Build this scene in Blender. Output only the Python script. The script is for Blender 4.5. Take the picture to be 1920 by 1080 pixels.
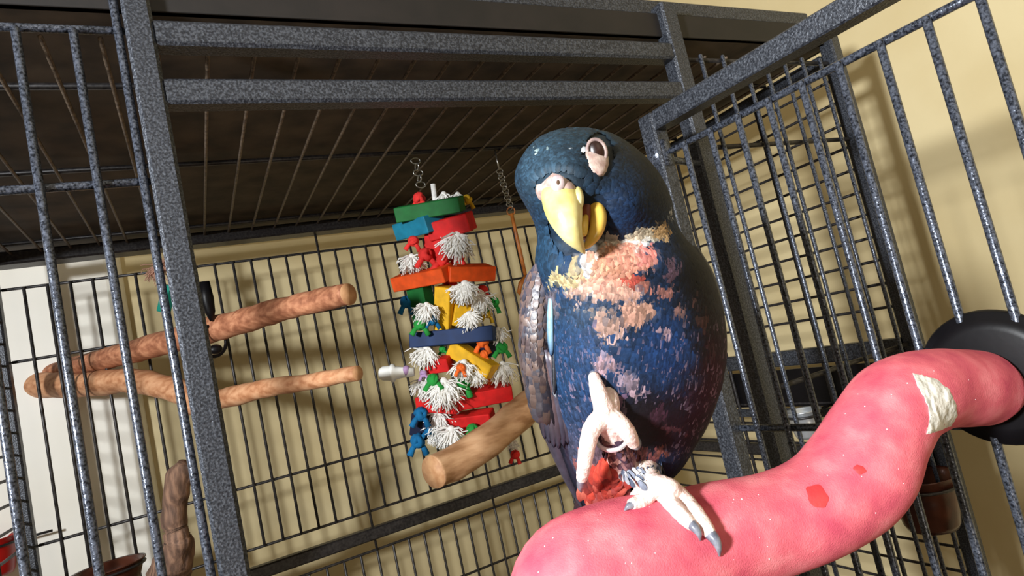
import bpy, bmesh, math, random
from mathutils import Vector, Matrix, noise
from mathutils.bvhtree import BVHTree
random.seed(7)
for o in list(bpy.data.objects): bpy.data.objects.remove(o)
SC = bpy.context.scene
COL = SC.collection

# ------------------------------------------------------------------ camera
ZC = 1.40                                   # eye height above the floor
FPX = 1166.1
YAW, PITCH, ROLL = (math.radians(a) for a in (27.965, 5.299, -12.661))
_f = Vector((math.sin(YAW)*math.cos(PITCH), math.cos(YAW)*math.cos(PITCH), math.sin(PITCH)))
_r0 = Vector((math.cos(YAW), -math.sin(YAW), 0)); _u0 = _r0.cross(_f)
_r = _r0*math.cos(ROLL) + _u0*math.sin(ROLL); _u = _u0*math.cos(ROLL) - _r0*math.sin(ROLL)
CAM = Vector((0, 0, ZC))
cd = bpy.data.cameras.new('camera'); cam = bpy.data.objects.new('camera', cd); COL.objects.link(cam)
cd.sensor_width = 36; cd.lens = FPX/1920*36; cd.clip_start = .02; cd.clip_end = 50
cam.matrix_world = Matrix(((_r.x, _u.x, -_f.x, 0), (_r.y, _u.y, -_f.y, 0), (_r.z, _u.z, -_f.z, ZC), (0, 0, 0, 1)))
SC.camera = cam

# ------------------------------------------------------------------ world, lights, exposure
w = bpy.data.worlds.new('room'); SC.world = w; w.use_nodes = True
w.node_tree.nodes['Background'].inputs[0].default_value = (1.0, .86, .64, 1)
w.node_tree.nodes['Background'].inputs[1].default_value = .05
def area(name, loc, target, size, power, col, spread=180):
    l = bpy.data.lights.new(name, 'AREA'); l.energy = power; l.color = col; l.shape = 'DISK'; l.size = size; l.spread = math.radians(spread)
    o = bpy.data.objects.new(name, l); COL.objects.link(o); o.location = loc
    o.rotation_euler = (Vector(target)-Vector(loc)).to_track_quat('-Z', 'Y').to_euler(); return o
area('key_light', (-.80, -.12, ZC+.25), (1.0, .34, ZC+.02), .13, 20, (.95, .98, 1.0), 145)
area('front_fill', (.2, -1.3, ZC+.75), (.3, .8, ZC), .9, 3.6, (1.0, .88, .70))  # added warm fill from the front, above the camera
area('low_fill', (-.2, -1.0, ZC-.75), (.3, .7, ZC+.2), .5, 3.2, (1.0, .86, .66))  # added weak fill from below, lifts the undersides
SC.view_settings.view_transform = 'Standard'; SC.view_settings.look = 'None'
SC.view_settings.gamma = 1; SC.view_settings.use_curve_mapping = False
SC.view_settings.exposure = 0.22

# ------------------------------------------------------------------ measuring helpers
def ray(x, y): return _r*((x-960)/FPX) - _u*((y-540)/FPX) + _f
def atY(x, y, Y): v = ray(x, y); return CAM + v*(Y/v.y)
def atX(x, y, X): v = ray(x, y); return CAM + v*(X/v.x)
def atZ(x, y, Z): v = ray(x, y); return CAM + v*(Z/v.z)
def P(x, y, d): return CAM + ray(x, y)*d                    # d = distance along the optical axis
def pj(p):
    v = Vector(p)-CAM; q = v.dot(_f); return 960+FPX*v.dot(_r)/q, 540-FPX*v.dot(_u)/q
def lerp(a, b, t): return a+(b-a)*t
def srgb(r, g, b): return tuple(((c/255)/12.92 if c/255 <= .04045 else ((c/255+.055)/1.055)**2.4) for c in (r, g, b))
def interp(tab, x):
    if x <= tab[0][0]: return tab[0][1:]
    for a, b in zip(tab, tab[1:]):
        if x <= b[0]:
            t = (x-a[0])/(b[0]-a[0]); return tuple(lerp(i, j, t) for i, j in zip(a[1:], b[1:]))
    return tab[-1][1:]

# ------------------------------------------------------------------ materials
def mat(name, c1, c2=None, scale=60, rough=.5, metal=0, bump=0, bscale=None, stretch=None, detail=4, spec=.5, lo=.35, hi=.65,
        c3=None, attr=False, sss=0, coat=0, bdist=.001, rvar=0):
    m = bpy.data.materials.new(name); m.use_nodes = True; nt = m.node_tree; N = nt.nodes; L = nt.links
    b = N['Principled BSDF']; b.inputs['Roughness'].default_value = rough; b.inputs['Metallic'].default_value = metal
    b.inputs['Specular IOR Level'].default_value = spec; b.inputs['Coat Weight'].default_value = coat
    if sss: b.inputs['Subsurface Weight'].default_value = sss; b.inputs['Subsurface Scale'].default_value = .004
    tc = N.new('ShaderNodeTexCoord'); mp = N.new('ShaderNodeMapping'); L.new(tc.outputs['Object'], mp.inputs['Vector'])
    if stretch: mp.inputs['Scale'].default_value = stretch
    nz = N.new('ShaderNodeTexNoise'); nz.inputs['Scale'].default_value = scale; nz.inputs['Detail'].default_value = detail
    L.new(mp.outputs[0], nz.inputs['Vector'])
    if attr:
        at = N.new('ShaderNodeAttribute'); at.attribute_name = 'tint'
        mx = N.new('ShaderNodeMix'); mx.data_type = 'RGBA'; mx.blend_type = 'MULTIPLY'; mx.inputs[0].default_value = 1
        cr = N.new('ShaderNodeValToRGB'); cr.color_ramp.elements[0].position = lo; cr.color_ramp.elements[1].position = hi
        cr.color_ramp.elements[0].color = (.7, .7, .7, 1); cr.color_ramp.elements[1].color = (1.15, 1.15, 1.15, 1)
        L.new(nz.outputs['Fac'], cr.inputs[0]); L.new(at.outputs['Color'], mx.inputs[6]); L.new(cr.outputs[0], mx.inputs[7])
        L.new(mx.outputs[2], b.inputs['Base Color'])
    else:
        cr = N.new('ShaderNodeValToRGB'); e = cr.color_ramp.elements
        e[0].position = lo; e[1].position = hi; e[0].color = (*c1, 1); e[1].color = (*(c2 or c1), 1)
        if c3: k = e.new((lo+hi)/2); k.color = (*c3, 1)
        L.new(nz.outputs['Fac'], cr.inputs[0]); L.new(cr.outputs[0], b.inputs['Base Color'])
    if bump:
        n2 = N.new('ShaderNodeTexNoise'); n2.inputs['Scale'].default_value = bscale or scale; n2.inputs['Detail'].default_value = 3
        L.new(mp.outputs[0], n2.inputs['Vector'])
        bp = N.new('ShaderNodeBump'); bp.inputs['Strength'].default_value = bump; bp.inputs['Distance'].default_value = bdist
        L.new(n2.outputs['Fac'], bp.inputs['Height']); L.new(bp.outputs[0], b.inputs['Normal'])
    return m
S = srgb
M_FRAME = mat('hammered grey powder coat', S(30, 33, 40), S(76, 80, 88), 640, .38, .3, .5, 560, c3=S(50, 53, 60), bdist=.0012, lo=.36, hi=.62)
M_BAR = mat('hammered bar coat', S(28, 32, 40), S(100, 106, 120), 620, .27, .5, .5, 520, bdist=.0008)
M_DARKBAR = mat('dark wire coat', S(30, 28, 30), S(58, 55, 55), 300, .4, .3, .2, 300, bdist=.0005)
M_ROOFBAR = mat('roof wire coat', S(70, 58, 48), S(118, 102, 86), 300, .45, .2, .2, 300, bdist=.0005)
M_TRAY = mat('dusty brown tray underside', S(52, 43, 36), S(86, 72, 58), 26, .7, .1, .1, 60, bdist=.001)
M_RIM = mat('dark tray rim', S(14, 11, 11), S(24, 19, 18), 40, .6)
M_BLACK = mat('black plastic', S(9, 8, 10), S(16, 14, 17), 30, .42, 0, .05, 200, spec=.2)
M_STEEL = mat('stainless steel', S(205, 210, 214), S(225, 228, 232), 20, .3, .75)
M_CHAIN = mat('chain steel', S(150, 148, 142), S(190, 188, 182), 90, .3, .9)
M_WALL = mat('cream painted wall', S(204, 186, 142), S(214, 198, 156), 6, .6, 0, .12, 160, spec=.25, bdist=.0015)
M_CEIL = mat('ceiling paint', S(220, 214, 200), S(228, 222, 208), 8, .9)
M_FLOOR = mat('brown floor', S(96, 72, 52), S(122, 92, 66), 9, .6)
M_BARK = mat('reddish stripped wood', S(140, 84, 56), S(196, 136, 100), 150, .7, 0, .5, 170, (.16, .8, 1), c3=S(170, 110, 78), bdist=.0015)
M_BARK_PALE = mat('pale stripped wood', S(170, 112, 74), S(212, 160, 120), 140, .65, 0, .4, 150, (.16, .8, 1), c3=S(196, 140, 100), bdist=.001)
M_TAN = mat('tan wood', S(168, 122, 84), S(216, 172, 132), 120, .65, 0, .4, 130, (.25, .35, 1), c3=S(200, 154, 114), bdist=.001)
M_CUT = mat('cut wood end', S(186, 134, 92), S(208, 160, 116), 120, .6, 0, .2)
M_GREYBARK = mat('grey brown bark', S(84, 62, 50), S(146, 112, 90), 170, .8, 0, .8, 170, (1, 1, .2), c3=S(112, 84, 68), bdist=.002)
M_PINK = mat('pink grit cement', S(190, 74, 94), S(230, 132, 138), 60, .8, 0, .7, 1300, c3=S(214, 100, 112), bdist=.0004, detail=10, lo=.28, hi=.72, spec=.3)
M_CHIP = mat('red worn cement', S(206, 44, 50), S(218, 62, 62), 60, .7, 0, .4, 600, bdist=.0005)
M_CEMENT = mat('white plaster crust', S(190, 186, 174), S(236, 232, 222), 160, .8, 0, .8, 160, (1, 1, 1), bdist=.002)
M_GRIT = mat('quartz grit', S(250, 235, 235), S(255, 250, 250), 100, .2)
def paint(n, c, r=.62): return mat(n, S(*[int(v*.86) for v in c]), S(*c), 70, r, 0, .15, 120, bdist=.0006, spec=.3)
M_GREEN = paint('green dyed wood', (18, 104, 44)); M_TEAL = paint('teal dyed wood', (26, 126, 156)); M_NAVY = paint('navy dyed wood', (10, 44, 92))
M_RED = paint('red dyed wood', (214, 30, 30)); M_ORANGE = paint('orange dyed wood', (234, 84, 22)); M_YELLOW = paint('yellow dyed wood', (234, 180, 30))
M_DKBLUE = paint('blue dyed wood', (14, 24, 52))
M_ROPE = mat('white cotton', S(222, 220, 214), S(246, 244, 240), 200, .9)
M_ROPER = paint('red cotton', (226, 52, 48), .85); M_ROPEG = paint('green cotton', (40, 150, 62), .85); M_ROPEB = paint('blue cotton', (14, 104, 156), .85)
M_ROPEO = paint('orange cotton', (240, 110, 40), .8); M_ROPEY = paint('yellow cotton', (236, 190, 50), .85)
M_LILAC = paint('lilac bead', (186, 150, 196)); M_WHITEPL = mat('white plastic', S(226, 226, 222), S(240, 240, 236), 20, .35)
M_RUST = mat('orange wood stick', S(150, 84, 30), S(188, 112, 44), 80, .5, 0, .2)
M_COPPER = mat('brown glazed dish', S(48, 24, 19), S(92, 50, 36), 30, .25, .2)
M_REDCUP = mat('red plastic cup', S(150, 18, 16), S(176, 26, 22), 20, .3)
M_FEATHER = mat('plumage', (1, 1, 1), scale=420, rough=.6, attr=True, bump=.35, bscale=600, bdist=.0006, spec=.22, lo=.3, hi=.7)
M_WINGF = mat('flight feather', (1, 1, 1), scale=240, rough=.42, attr=True, bump=.3, bscale=500, bdist=.0005, spec=.5, lo=.3, hi=.7)
M_BEAK = mat('horn yellow beak', S(198, 180, 104), S(226, 218, 166), 75, .38, 0, .3, 200, c3=S(212, 200, 132), sss=.1, bdist=.0006)
M_BEAK2 = mat('deeper yellow beak', S(196, 156, 56), S(218, 184, 88), 75, .3, 0, .15, 200, sss=.1, bdist=.0006)
M_SKIN = mat('pale bare skin', S(160, 132, 124), S(200, 178, 168), 240, .5, 0, .4, 500, sss=.15, bdist=.0006)
M_FOOT = mat('pale scaly foot skin', S(216, 186, 178), S(238, 218, 210), 260, .45, 0, .8, 520, sss=.15, bdist=.0009)
M_CERE = mat('grey cere', S(150, 132, 138), S(190, 172, 172), 200, .5, 0, .2)
M_MOUTH = mat('mouth lining', S(92, 40, 24), S(130, 62, 36), 120, .5)
M_NOSTRIL = mat('nostril hole', S(70, 48, 30), S(84, 58, 36), 100, .8)
M_EYE = mat('dark brown eye', S(22, 10, 8), S(40, 18, 12), 60, .35)
M_LID = mat('grey eyelid', S(120, 100, 98), S(156, 134, 126), 240, .6, 0, .4, 500, bdist=.0006)
M_CLAW = mat('grey horn claw', S(78, 82, 96), S(140, 142, 152), 160, .3)
M_BAND = mat('leg band aluminium', S(205, 205, 210), S(225, 225, 230), 60, .3, .6)

# ------------------------------------------------------------------ object helpers
def empty(name, loc, label, cat, group=None):
    o = bpy.data.objects.new(name, None); COL.objects.link(o); o.location = loc; o.empty_display_size = .02
    o['label'] = label; o['category'] = cat
    if group: o['group'] = group
    return o
def world_loc(o):
    v = Vector(o.location)
    while o.parent: o = o.parent; v += o.location
    return v
class MB:
    def __init__(s): s.v = []; s.f = []; s.c = []; s.fm = []
    def add(s, vs, fs, cols=None, mi=0):
        b = len(s.v); s.v += [Vector(v) for v in vs]; s.f += [tuple(i+b for i in f) for f in fs]; s.fm += [mi]*len(fs)
        s.c += list(cols) if cols else [(1, 1, 1)]*len(vs)
    def build(s, name, m, parent=None, smooth=True, tint=False, origin=None, kind=None, label=None):
        me = bpy.data.meshes.new(name); off = world_loc(parent) if parent else Vector((0, 0, 0))
        org = Vector(origin) if origin is not None else (sum(s.v, Vector())/len(s.v))
        me.from_pydata([tuple(v-org) for v in s.v], [], s.f); me.update()
        for mm in (m if isinstance(m, (list, tuple)) else [m]): me.materials.append(mm)
        me.polygons.foreach_set('material_index', s.fm)
        me.polygons.foreach_set('use_smooth', [smooth]*len(me.polygons))
        if tint:
            a = me.color_attributes.new('tint', 'FLOAT_COLOR', 'POINT')
            flat = []
            for c in s.c: flat += [c[0], c[1], c[2], 1]
            a.data.foreach_set('color', flat)
        o = bpy.data.objects.new(name, me); COL.objects.link(o)
        if parent: o.parent = parent
        o.location = org-off
        if kind: o['kind'] = kind
        if label: o['label'] = label
        return o
def frame_of(t, ref):
    t = t.normalized(); b = t.cross(ref)
    if b.length < 1e-5: b = t.cross(Vector((1, .3, .1)))
    b.normalize(); return b, b.cross(t).normalized()
def sweep(mb, pts, rx, ry=None, ref=Vector((0, 0, 1)), seg=12, caps=True, mi=0, capmi=None, cols=None, rnd=0, nsc=60, roundcap=False):
    ry = ry or rx; n = len(pts); vs = []; fs = []; cs = []
    ring0 = 0
    P_ = list(pts); RX = list(rx); RY = list(ry)
    if roundcap:
        t0 = (P_[0]-P_[1]).normalized(); t1 = (P_[-1]-P_[-2]).normalized(); a, b = RX[0], RX[-1]
        pre = [(P_[0]+t0*a*math.sin(k), math.cos(k)) for k in (1.5, 1.25, .95, .5)]
        post = [(P_[-1]+t1*b*math.sin(k), math.cos(k)) for k in (.5, .95, 1.25, 1.5)]
        if cols: cols = [cols[0]]*4+list(cols)+[cols[-1]]*4
        RX = [a*k for _, k in pre]+RX+[b*k for _, k in post]; RY = [RY[0]*k for _, k in pre]+RY+[RY[-1]*k for _, k in post]
        P_ = [p for p, _ in pre]+P_+[p for p, _ in post]; n = len(P_)
    for i, p in enumerate(P_):
        t = P_[min(i+1, n-1)]-P_[max(i-1, 0)]; b, nn = frame_of(t, ref)
        for k in range(seg):
            a = 2*math.pi*k/seg; q = b*math.cos(a)*RX[i]+nn*math.sin(a)*RY[i]
            if rnd: q = q*(1+rnd*noise.noise((p+q)*nsc))
            vs.append(p+q); cs.append(cols[i] if cols else (1, 1, 1))
    for i in range(n-1):
        for k in range(seg):
            k2 = (k+1) % seg; fs.append((i*seg+k, i*seg+k2, (i+1)*seg+k2, (i+1)*seg+k))
    mb.add(vs, fs, cs, mi)
    if caps:
        b0 = len(mb.v)-len(vs)
        cm = mi if capmi is None else capmi
        mb.f.append(tuple(b0+k for k in reversed(range(seg)))); mb.fm.append(cm)
        mb.f.append(tuple(b0+(n-1)*seg+k for k in range(seg))); mb.fm.append(cm)
def smooth_path(ctrl, per=8):
    """Catmull-Rom through tuples of (Vector, r...)"""
    out = []; n = len(ctrl)
    for i in range(n-1):
        p0, p1, p2, p3 = ctrl[max(i-1, 0)], ctrl[i], ctrl[i+1], ctrl[min(i+2, n-1)]
        for k in range(per):
            t = k/per; row = []
            for a, b, c, d in zip(p0, p1, p2, p3):
                row.append(.5*((b*2)+(c-a)*t+(a*2-b*5+c*4-d)*t*t+(b*3-a-c*3+d)*t**3))
            out.append(tuple(row))
    out.append(tuple(ctrl[-1])); return out
def ball(mb, c, rx, ry, rz, ax=None, seg=14, rings=9, mi=0, col=(1, 1, 1)):
    ax = ax or (Vector((1, 0, 0)), Vector((0, 1, 0)), Vector((0, 0, 1))); vs = []; fs = []
    for i in range(rings+1):
        th = math.pi*(i+.001)/(rings+.002)
        for k in range(seg):
            a = 2*math.pi*k/seg
            vs.append(c+ax[0]*rx*math.sin(th)*math.cos(a)+ax[1]*ry*math.sin(th)*math.sin(a)+ax[2]*rz*math.cos(th))
    for i in range(rings):
        for k in range(seg):
            k2 = (k+1) % seg; fs.append((i*seg+k, (i+1)*seg+k, (i+1)*seg+k2, i*seg+k2))
    mb.add(vs, fs, [col]*len(vs), mi)
def torus(mb, c, n, R, r, seg=16, s2=6, ref=Vector((0, 0, 1)), mi=0, ex=1.0):
    b, nn = frame_of(n, ref); vs = []; fs = []
    for i in range(seg):
        a = 2*math.pi*i/seg; d = b*math.cos(a)*ex+nn*math.sin(a)
        for k in range(s2):
            q = 2*math.pi*k/s2; vs.append(c+d*R+d.normalized()*r*math.cos(q)+n.normalized()*r*math.sin(q))
    for i in range(seg):
        for k in range(s2): fs.append((i*s2+k, ((i+1) % seg)*s2+k, ((i+1) % seg)*s2+(k+1) % s2, i*s2+(k+1) % s2))
    mb.add(vs, fs, None, mi)
def lathe(mb, c, prof, axis=Vector((0, 0, 1)), ref=Vector((1, 0, .01)), seg=32, mi=0):
    b, nn = frame_of(axis, ref); vs = []; fs = []; ax = axis.normalized()
    for r, h in prof:
        for k in range(seg):
            a = 2*math.pi*k/seg; vs.append(c+b*math.cos(a)*r+nn*math.sin(a)*r+ax*h)
    for i in range(len(prof)-1):
        for k in range(seg): k2 = (k+1) % seg; fs.append((i*seg+k, i*seg+k2, (i+1)*seg+k2, (i+1)*seg+k))
    mb.add(vs, fs, None, mi)
_meshes = {}
def rod_mesh(r, L, m, seg=10):
    key = ('r', round(r, 5), round(L, 4), m.name)
    if key in _meshes: return _meshes[key]
    mb = MB(); nb = 8
    c = min(r*.5, L*.2)
    sweep(mb, [Vector((0, 0, z)) for z in (0, c, L/2, L-c, L)], [r*.6, r, r, r, r*.6], ref=Vector((0, 1, 0)), seg=seg)
    me = bpy.data.meshes.new('rod'); me.from_pydata([tuple(v) for v in mb.v], [], mb.f); me.update(); me.materials.append(m)
    me.polygons.foreach_set('use_smooth', [True]*len(me.polygons)); _meshes[key] = me; return me
def tube_mesh(wx, wy, L, m):
    """square section tube with softened edges, along +Z"""
    key = ('t', round(wx, 5), round(wy, 5), round(L, 4), m.name)
    if key in _meshes: return _meshes[key]
    e = min(wx, wy)*.13; ring = []
    for sx, sy, first in ((1, 1, 0), (-1, 1, 1), (-1, -1, 0), (1, -1, 1)):
        a = (sx*(wx/2), sy*(wy/2-e)); b = (sx*(wx/2-e), sy*(wy/2)); ring += [b, a] if first else [a, b]
    vs = [(x, y, z) for z in (0, L) for x, y in ring]; n = 8
    fs = [(k, (k+1) % n, n+(k+1) % n, n+k) for k in range(n)]+[tuple(reversed(range(n))), tuple(range(n, 2*n))]
    me = bpy.data.meshes.new('tube'); me.from_pydata(vs, [], fs); me.update(); me.materials.append(m); _meshes[key] = me; return me
def place(name, me, parent, a, b, up=Vector((0, 0, 1))):
    z = (b-a).normalized(); x = up.cross(z)
    if x.length < 1e-4: x = Vector((1, 0, 0))
    x.normalize(); y = z.cross(x)
    o = bpy.data.objects.new(name, me); COL.objects.link(o); o.parent = parent
    o.location = a-world_loc(parent)
    o.rotation_euler = Matrix((x, y, z)).transposed().to_euler(); return o
def rod(name, a, b, r, m, parent, seg=10): a, b = Vector(a), Vector(b); return place(name, rod_mesh(r, (b-a).length, m, seg), parent, a, b)
def tube(name, a, b, wx, wy, m, parent, up=Vector((0, 0, 1))): a, b = Vector(a), Vector(b); return place(name, tube_mesh(wx, wy, (b-a).length, m), parent, a, b, up)
def box(mb, c, ax, hx, hy, hz, mi=0, ch=.12):
    e = min(hx, hy, hz)*ch; bm = bmesh.new(); bmesh.ops.create_cube(bm, size=2)
    for v in bm.verts: v.co = Vector((v.co.x*hx, v.co.y*hy, v.co.z*hz))
    bmesh.ops.bevel(bm, geom=list(bm.edges), offset=e, segments=1, affect='EDGES')
    vs = [c+ax[0]*v.co.x+ax[1]*v.co.y+ax[2]*v.co.z for v in bm.verts]; fs = [tuple(v.index for v in f.verts) for f in bm.faces]
    bm.free(); mb.add(vs, fs, None, mi)
WX = (Vector((1, 0, 0)), Vector((0, 1, 0)), Vector((0, 0, 1)))

# ------------------------------------------------------------------ the room
def slab(name, c, h, m):
    mb = MB(); box(mb, Vector(c), WX, *h, ch=.001); o = mb.build(name, m, None, smooth=False); o['kind'] = 'structure'; return o
WB, WR, WL, WF = 1.19, 1.0, -2.2, -2.6
slab('floor', ((WL+WR)/2, (WB+WF)/2, -.05), ((WR-WL)/2, (WB-WF)/2, .05), M_FLOOR)
slab('ceiling', ((WL+WR)/2, (WB+WF)/2, 2.55), ((WR-WL)/2, (WB-WF)/2, .05), M_CEIL)
slab('wall_back', ((WL+WR)/2, WB+.05, 1.25), ((WR-WL)/2, .05, 1.25), M_WALL)
slab('wall_right', (WR+.05, (WB+WF)/2, 1.25), (.05, (WB-WF)/2, 1.25), M_WALL)
slab('wall_left', (WL-.05, (WB+WF)/2, 1.25), (.05, (WB-WF)/2, 1.25), M_WALL)
slab('wall_front', ((WL+WR)/2, WF-.05, 1.25), ((WR-WL)/2, .05, 1.25), M_WALL)

M_LIT_WALL = mat('lit wall off white', S(242, 238, 226), S(248, 245, 236), 6, .45, 0, .08, 120)  # added panel: bright light on the wall's left part put into its paler colour
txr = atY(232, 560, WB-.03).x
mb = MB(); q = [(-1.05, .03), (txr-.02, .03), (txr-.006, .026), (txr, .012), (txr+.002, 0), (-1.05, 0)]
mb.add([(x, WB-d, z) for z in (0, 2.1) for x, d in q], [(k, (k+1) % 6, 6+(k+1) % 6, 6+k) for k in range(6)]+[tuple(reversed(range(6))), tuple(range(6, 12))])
o = mb.build('lit_wall_panel', M_LIT_WALL, None, smooth=False); o['kind'] = 'structure'

# ------------------------------------------------------------------ the cage
YF, YB, XR = .45, 1.05, .757
XL = atY(52, 1000, YB).x
ZR = ZC+.269                                       # roof wires
cage = empty('bird_cage', ((XL+XR)/2, (YF+YB)/2, 0), 'large grey hammered metal bird cage with open front door in the room corner', 'bird cage')
T = .0185
def V3(x, y, z): return Vector((x, y, z))
# posts
jl = atY(1280, 130, YF).x; jr = atY(1306, 130, YF).x; jc = (jl+jr)/2-.006
def post(name, x, y, z0=0, z1=ZC+.318, wd=T): return tube(name, (x, y, z0), (x, y, z1), wd, T, M_FRAME, cage, Vector((0, 1, 0)))
lp = (atY(318, 540, YF).x+atY(375, 540, YF).x)/2
post('door_post', lp, YF+T/2, 0, ZC+.318, .0178)
post('door_post', jc, YF+T/2, 0, ZC+.318, .021)
cx = atY(1577, 60, YF).x-.008
post('corner_post', XR+.006, YF+T/2)
post('corner_post', XR, YB-T/2)
post('corner_post', XL, YB-T/2)
post('corner_post', XL, YF+T/2)
# front beams
zb1 = atY(640, 70, YF).z; zb2 = atY(640, 167, YF).z; zb3 = atY(1300, 27, YF+T*1.5).z
def rail(name, x0, x1, y, z, h=T, d=T, m=M_FRAME): return tube(name, (x0, y, z), (x1, y, z), h, d, m, cage, Vector((0, 1, 0)))
rail('front_rail', lp+.009, jc-.0105, YF+T/2, zb1, d=.0175)
rail('front_rail', lp+.009, jc-.0105, YF+T/2, zb2, d=.0165)
rail('top_rail', XL+.009, XR-.004, YF+T/2+.019, zb3, d=.0165)
rail('front_rail', XL+.009, XR-.009, YF+T/2, ZC-.52)
rail('front_rail', XL+.009, XR-.009, YF+T/2, .16)
# roof frame
zrb = atY(600, 443, YB-T).z
rail('roof_rail', XL+.009, XR-.009, YB-T/2, (zrb+ZR+.012)/2, d=ZR+.012-zrb, m=M_DARKBAR)
for x in (XL, XR): tube('roof_rail', (x, YF+T, ZR-.004), (x, YB-T, ZR-.004), T*.9, .016, M_FRAME, cage)
x = XL+.03
while x < XR-.01:
    rod('roof_bar', (x, YF+.02, ZR), (x, YB-.012, ZR), .0017, M_ROOFBAR, cage, 8); x += .0338
for px, py in ((500, 305), (500, 405)):
    y = atZ(px, py, .27).y if py < 350 else YB-.06
    rod('roof_cross_bar', (XL+.01, y, ZR+.004), (XR-.01, y, ZR+.004), .0028, M_DARKBAR, cage)
rod('roof_cross_bar', (XL+.01, YF+.10, ZR+.004), (XR-.01, YF+.10, ZR+.004), .0028, M_DARKBAR, cage)
# play-top tray above the roof
mb = MB(); cxm, cym = (XL+XR)/2, (YF+YB)/2
box(mb, V3(cxm, cym+.022, ZR+.017), WX, (XR-XL)/2+.012, (YB-YF)/2+.012, .002)
mb.build('tray', M_TRAY, cage, smooth=False); mb = MB()
for sx in (-1, 1): box(mb, V3(cxm+sx*((XR-XL)/2+.012), cym+.022, ZR+.028), WX, .003, (YB-YF)/2+.012, .013)
for sy in (-1, 1): box(mb, V3(cxm, cym+.022+sy*((YB-YF)/2+.010), ZR+.028), WX, (XR-XL)/2+.012, .003, .013)
mb.build('tray_rim', M_RIM, cage, smooth=False)
# left front panel
RB = .0027
for xx in (-.0095, -.0385+.0035, atY(100, 540, YF).x, atY(100, 540, YF).x-.0335, atY(100, 540, YF).x-.067):
    top = atY(228, 36, YF).z if xx > -.02 else atY(100, 42, YF).z
    rod('bar', (xx, YF+.006, ZC-.51), (xx, YF+.006, ZC+.31 if xx > -.02 else top), RB, M_BAR, cage)
for p in ((100, 36), (100, 340)):
    z = atY(*p, YF).z; rod('cross_bar', (XL+.009, YF+.0115, z), (lp-.0089, YF+.0115, z), .0029, M_BAR, cage)
# right front panel
x = jc+.0335
zt = atY(1330, 97, YF).z
while x < XR-.02:
    rod('bar', (x, YF+.006, ZC-.51), (x, YF+.006, zt), .0024, M_BAR, cage); x += .0335
for z in (zt-.004, atY(1470, 262, YF).z, atY(1470, 262, YF).z-.26):
    rod('cross_bar', (jc+.0105, YF+.0115, z), (XR-.003, YF+.0115, z), .0026, M_DARKBAR, cage)
# back panel: upright wires on rods, then a thick rail, then a second grid
YBW = YB-.004
zz = [atY(*p, YBW).z for p in ((640, 466), (640, 577), (640, 864), (640, 977))]
zthick = atY(640, 1018, YBW).z; zl = atY(640, 1055, YBW).z
for z in zz: rod('cross_bar', (XL+.009, YBW+.0035, z), (XR-.009, YBW+.0035, z), .0021, M_DARKBAR, cage, 8)
x0 = atY(597, 470, YBW).x; sp = (atY(597, 470, YBW).x-atY(367, 505, YBW).x)/7
i0 = -int((x0-XL-.012)/sp)
i = i0
while x0+i*sp < XR-.012:
    x = x0+i*sp; lng = (i % 8 == 0)
    rod('bar', (x, YBW, zl if lng else zz[3]-.001), (x, YBW, ZR-.01 if lng else zz[0]+.001), .0021, M_DARKBAR, cage, 8)
    rod('lower_bar', (x, YBW, ZC-.52), (x, YBW, zl), .0021, M_DARKBAR, cage, 8); i += 1
rail('back_rail', XL+.009, XR-.009, YB-T/2-.002, zthick, d=.0165, m=M_DARKBAR)
for z in (zl, zl-.09, zl-.2): rod('cross_bar', (XL+.009, YBW+.0035, z), (XR-.009, YBW+.0035, z), .0021, M_DARKBAR, cage, 8)
rail('back_rail', XL+.009, XR-.009, YB-T/2, ZC-.52)
# side panels: level wires
z = ZR-.03
while z > ZC-.5:
    if not (ZC-.16 < z < ZC-.055): rod('side_bar', (XR, YF+T, z), (XR, YB-T, z), .0019, M_DARKBAR, cage, 8)
    else: rod('side_bar', (XR, YB-.16, z), (XR, YB-T, z), .0019, M_DARKBAR, cage, 8)
    rod('side_bar', (XL, YF+T, z), (XL, YB-T, z), .0019, M_DARKBAR, cage, 8); z -= .0292
for y in (YF+.13, YF+.30, YF+.44):
    rod('side_upright', (XR-.004, y, ZC-.52), (XR-.004, y, ZR-.01), .0026, M_DARKBAR, cage)
    rod('side_upright', (XL+.004, y, ZC-.52), (XL+.004, y, ZR-.01), .0026, M_DARKBAR, cage)
for xx in (XL, XR):
    tube('side_rail', (xx, YF+T, zthick), (xx, YB-T, zthick), T, .0165, M_DARKBAR, cage)
    tube('side_rail', (xx, YF+T, ZC-.52), (xx, YB-T, ZC-.52), T, .0165, M_FRAME, cage)
# bottom pan and grate
mb = MB(); box(mb, V3(cxm, cym, ZC-.56), WX, (XR-XL)/2-.012, (YB-YF)/2-.012, .003); mb.build('bottom_pan', M_TRAY, cage, smooth=False)
# feeder hatch on the right side
z1 = atX(1490, 655, XR).z; z2 = atX(1490, 684, XR).z; z3 = atX(1490, 765, XR).z
ya, yb = YF+T, YB-.17
tube('feeder_rail', (XR-.002, ya, (z1+z2)/2), (XR-.002, yb, (z1+z2)/2), z1-z2, .014, M_FRAME, cage, Vector((1, 0, 0)))
mb = MB(); box(mb, V3(XR+.002, (ya+yb)/2-.02, (z2+z3)/2-.002), WX, .002, (yb-ya)/2-.06, (z2-z3)/2-.004); mb.build('feeder_hatch', M_BLACK, cage, smooth=False)
tube('feeder_rail', (XR-.002, ya, z3-.006), (XR-.002, yb, z3-.006), .008, .012, M_FRAME, cage)

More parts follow.
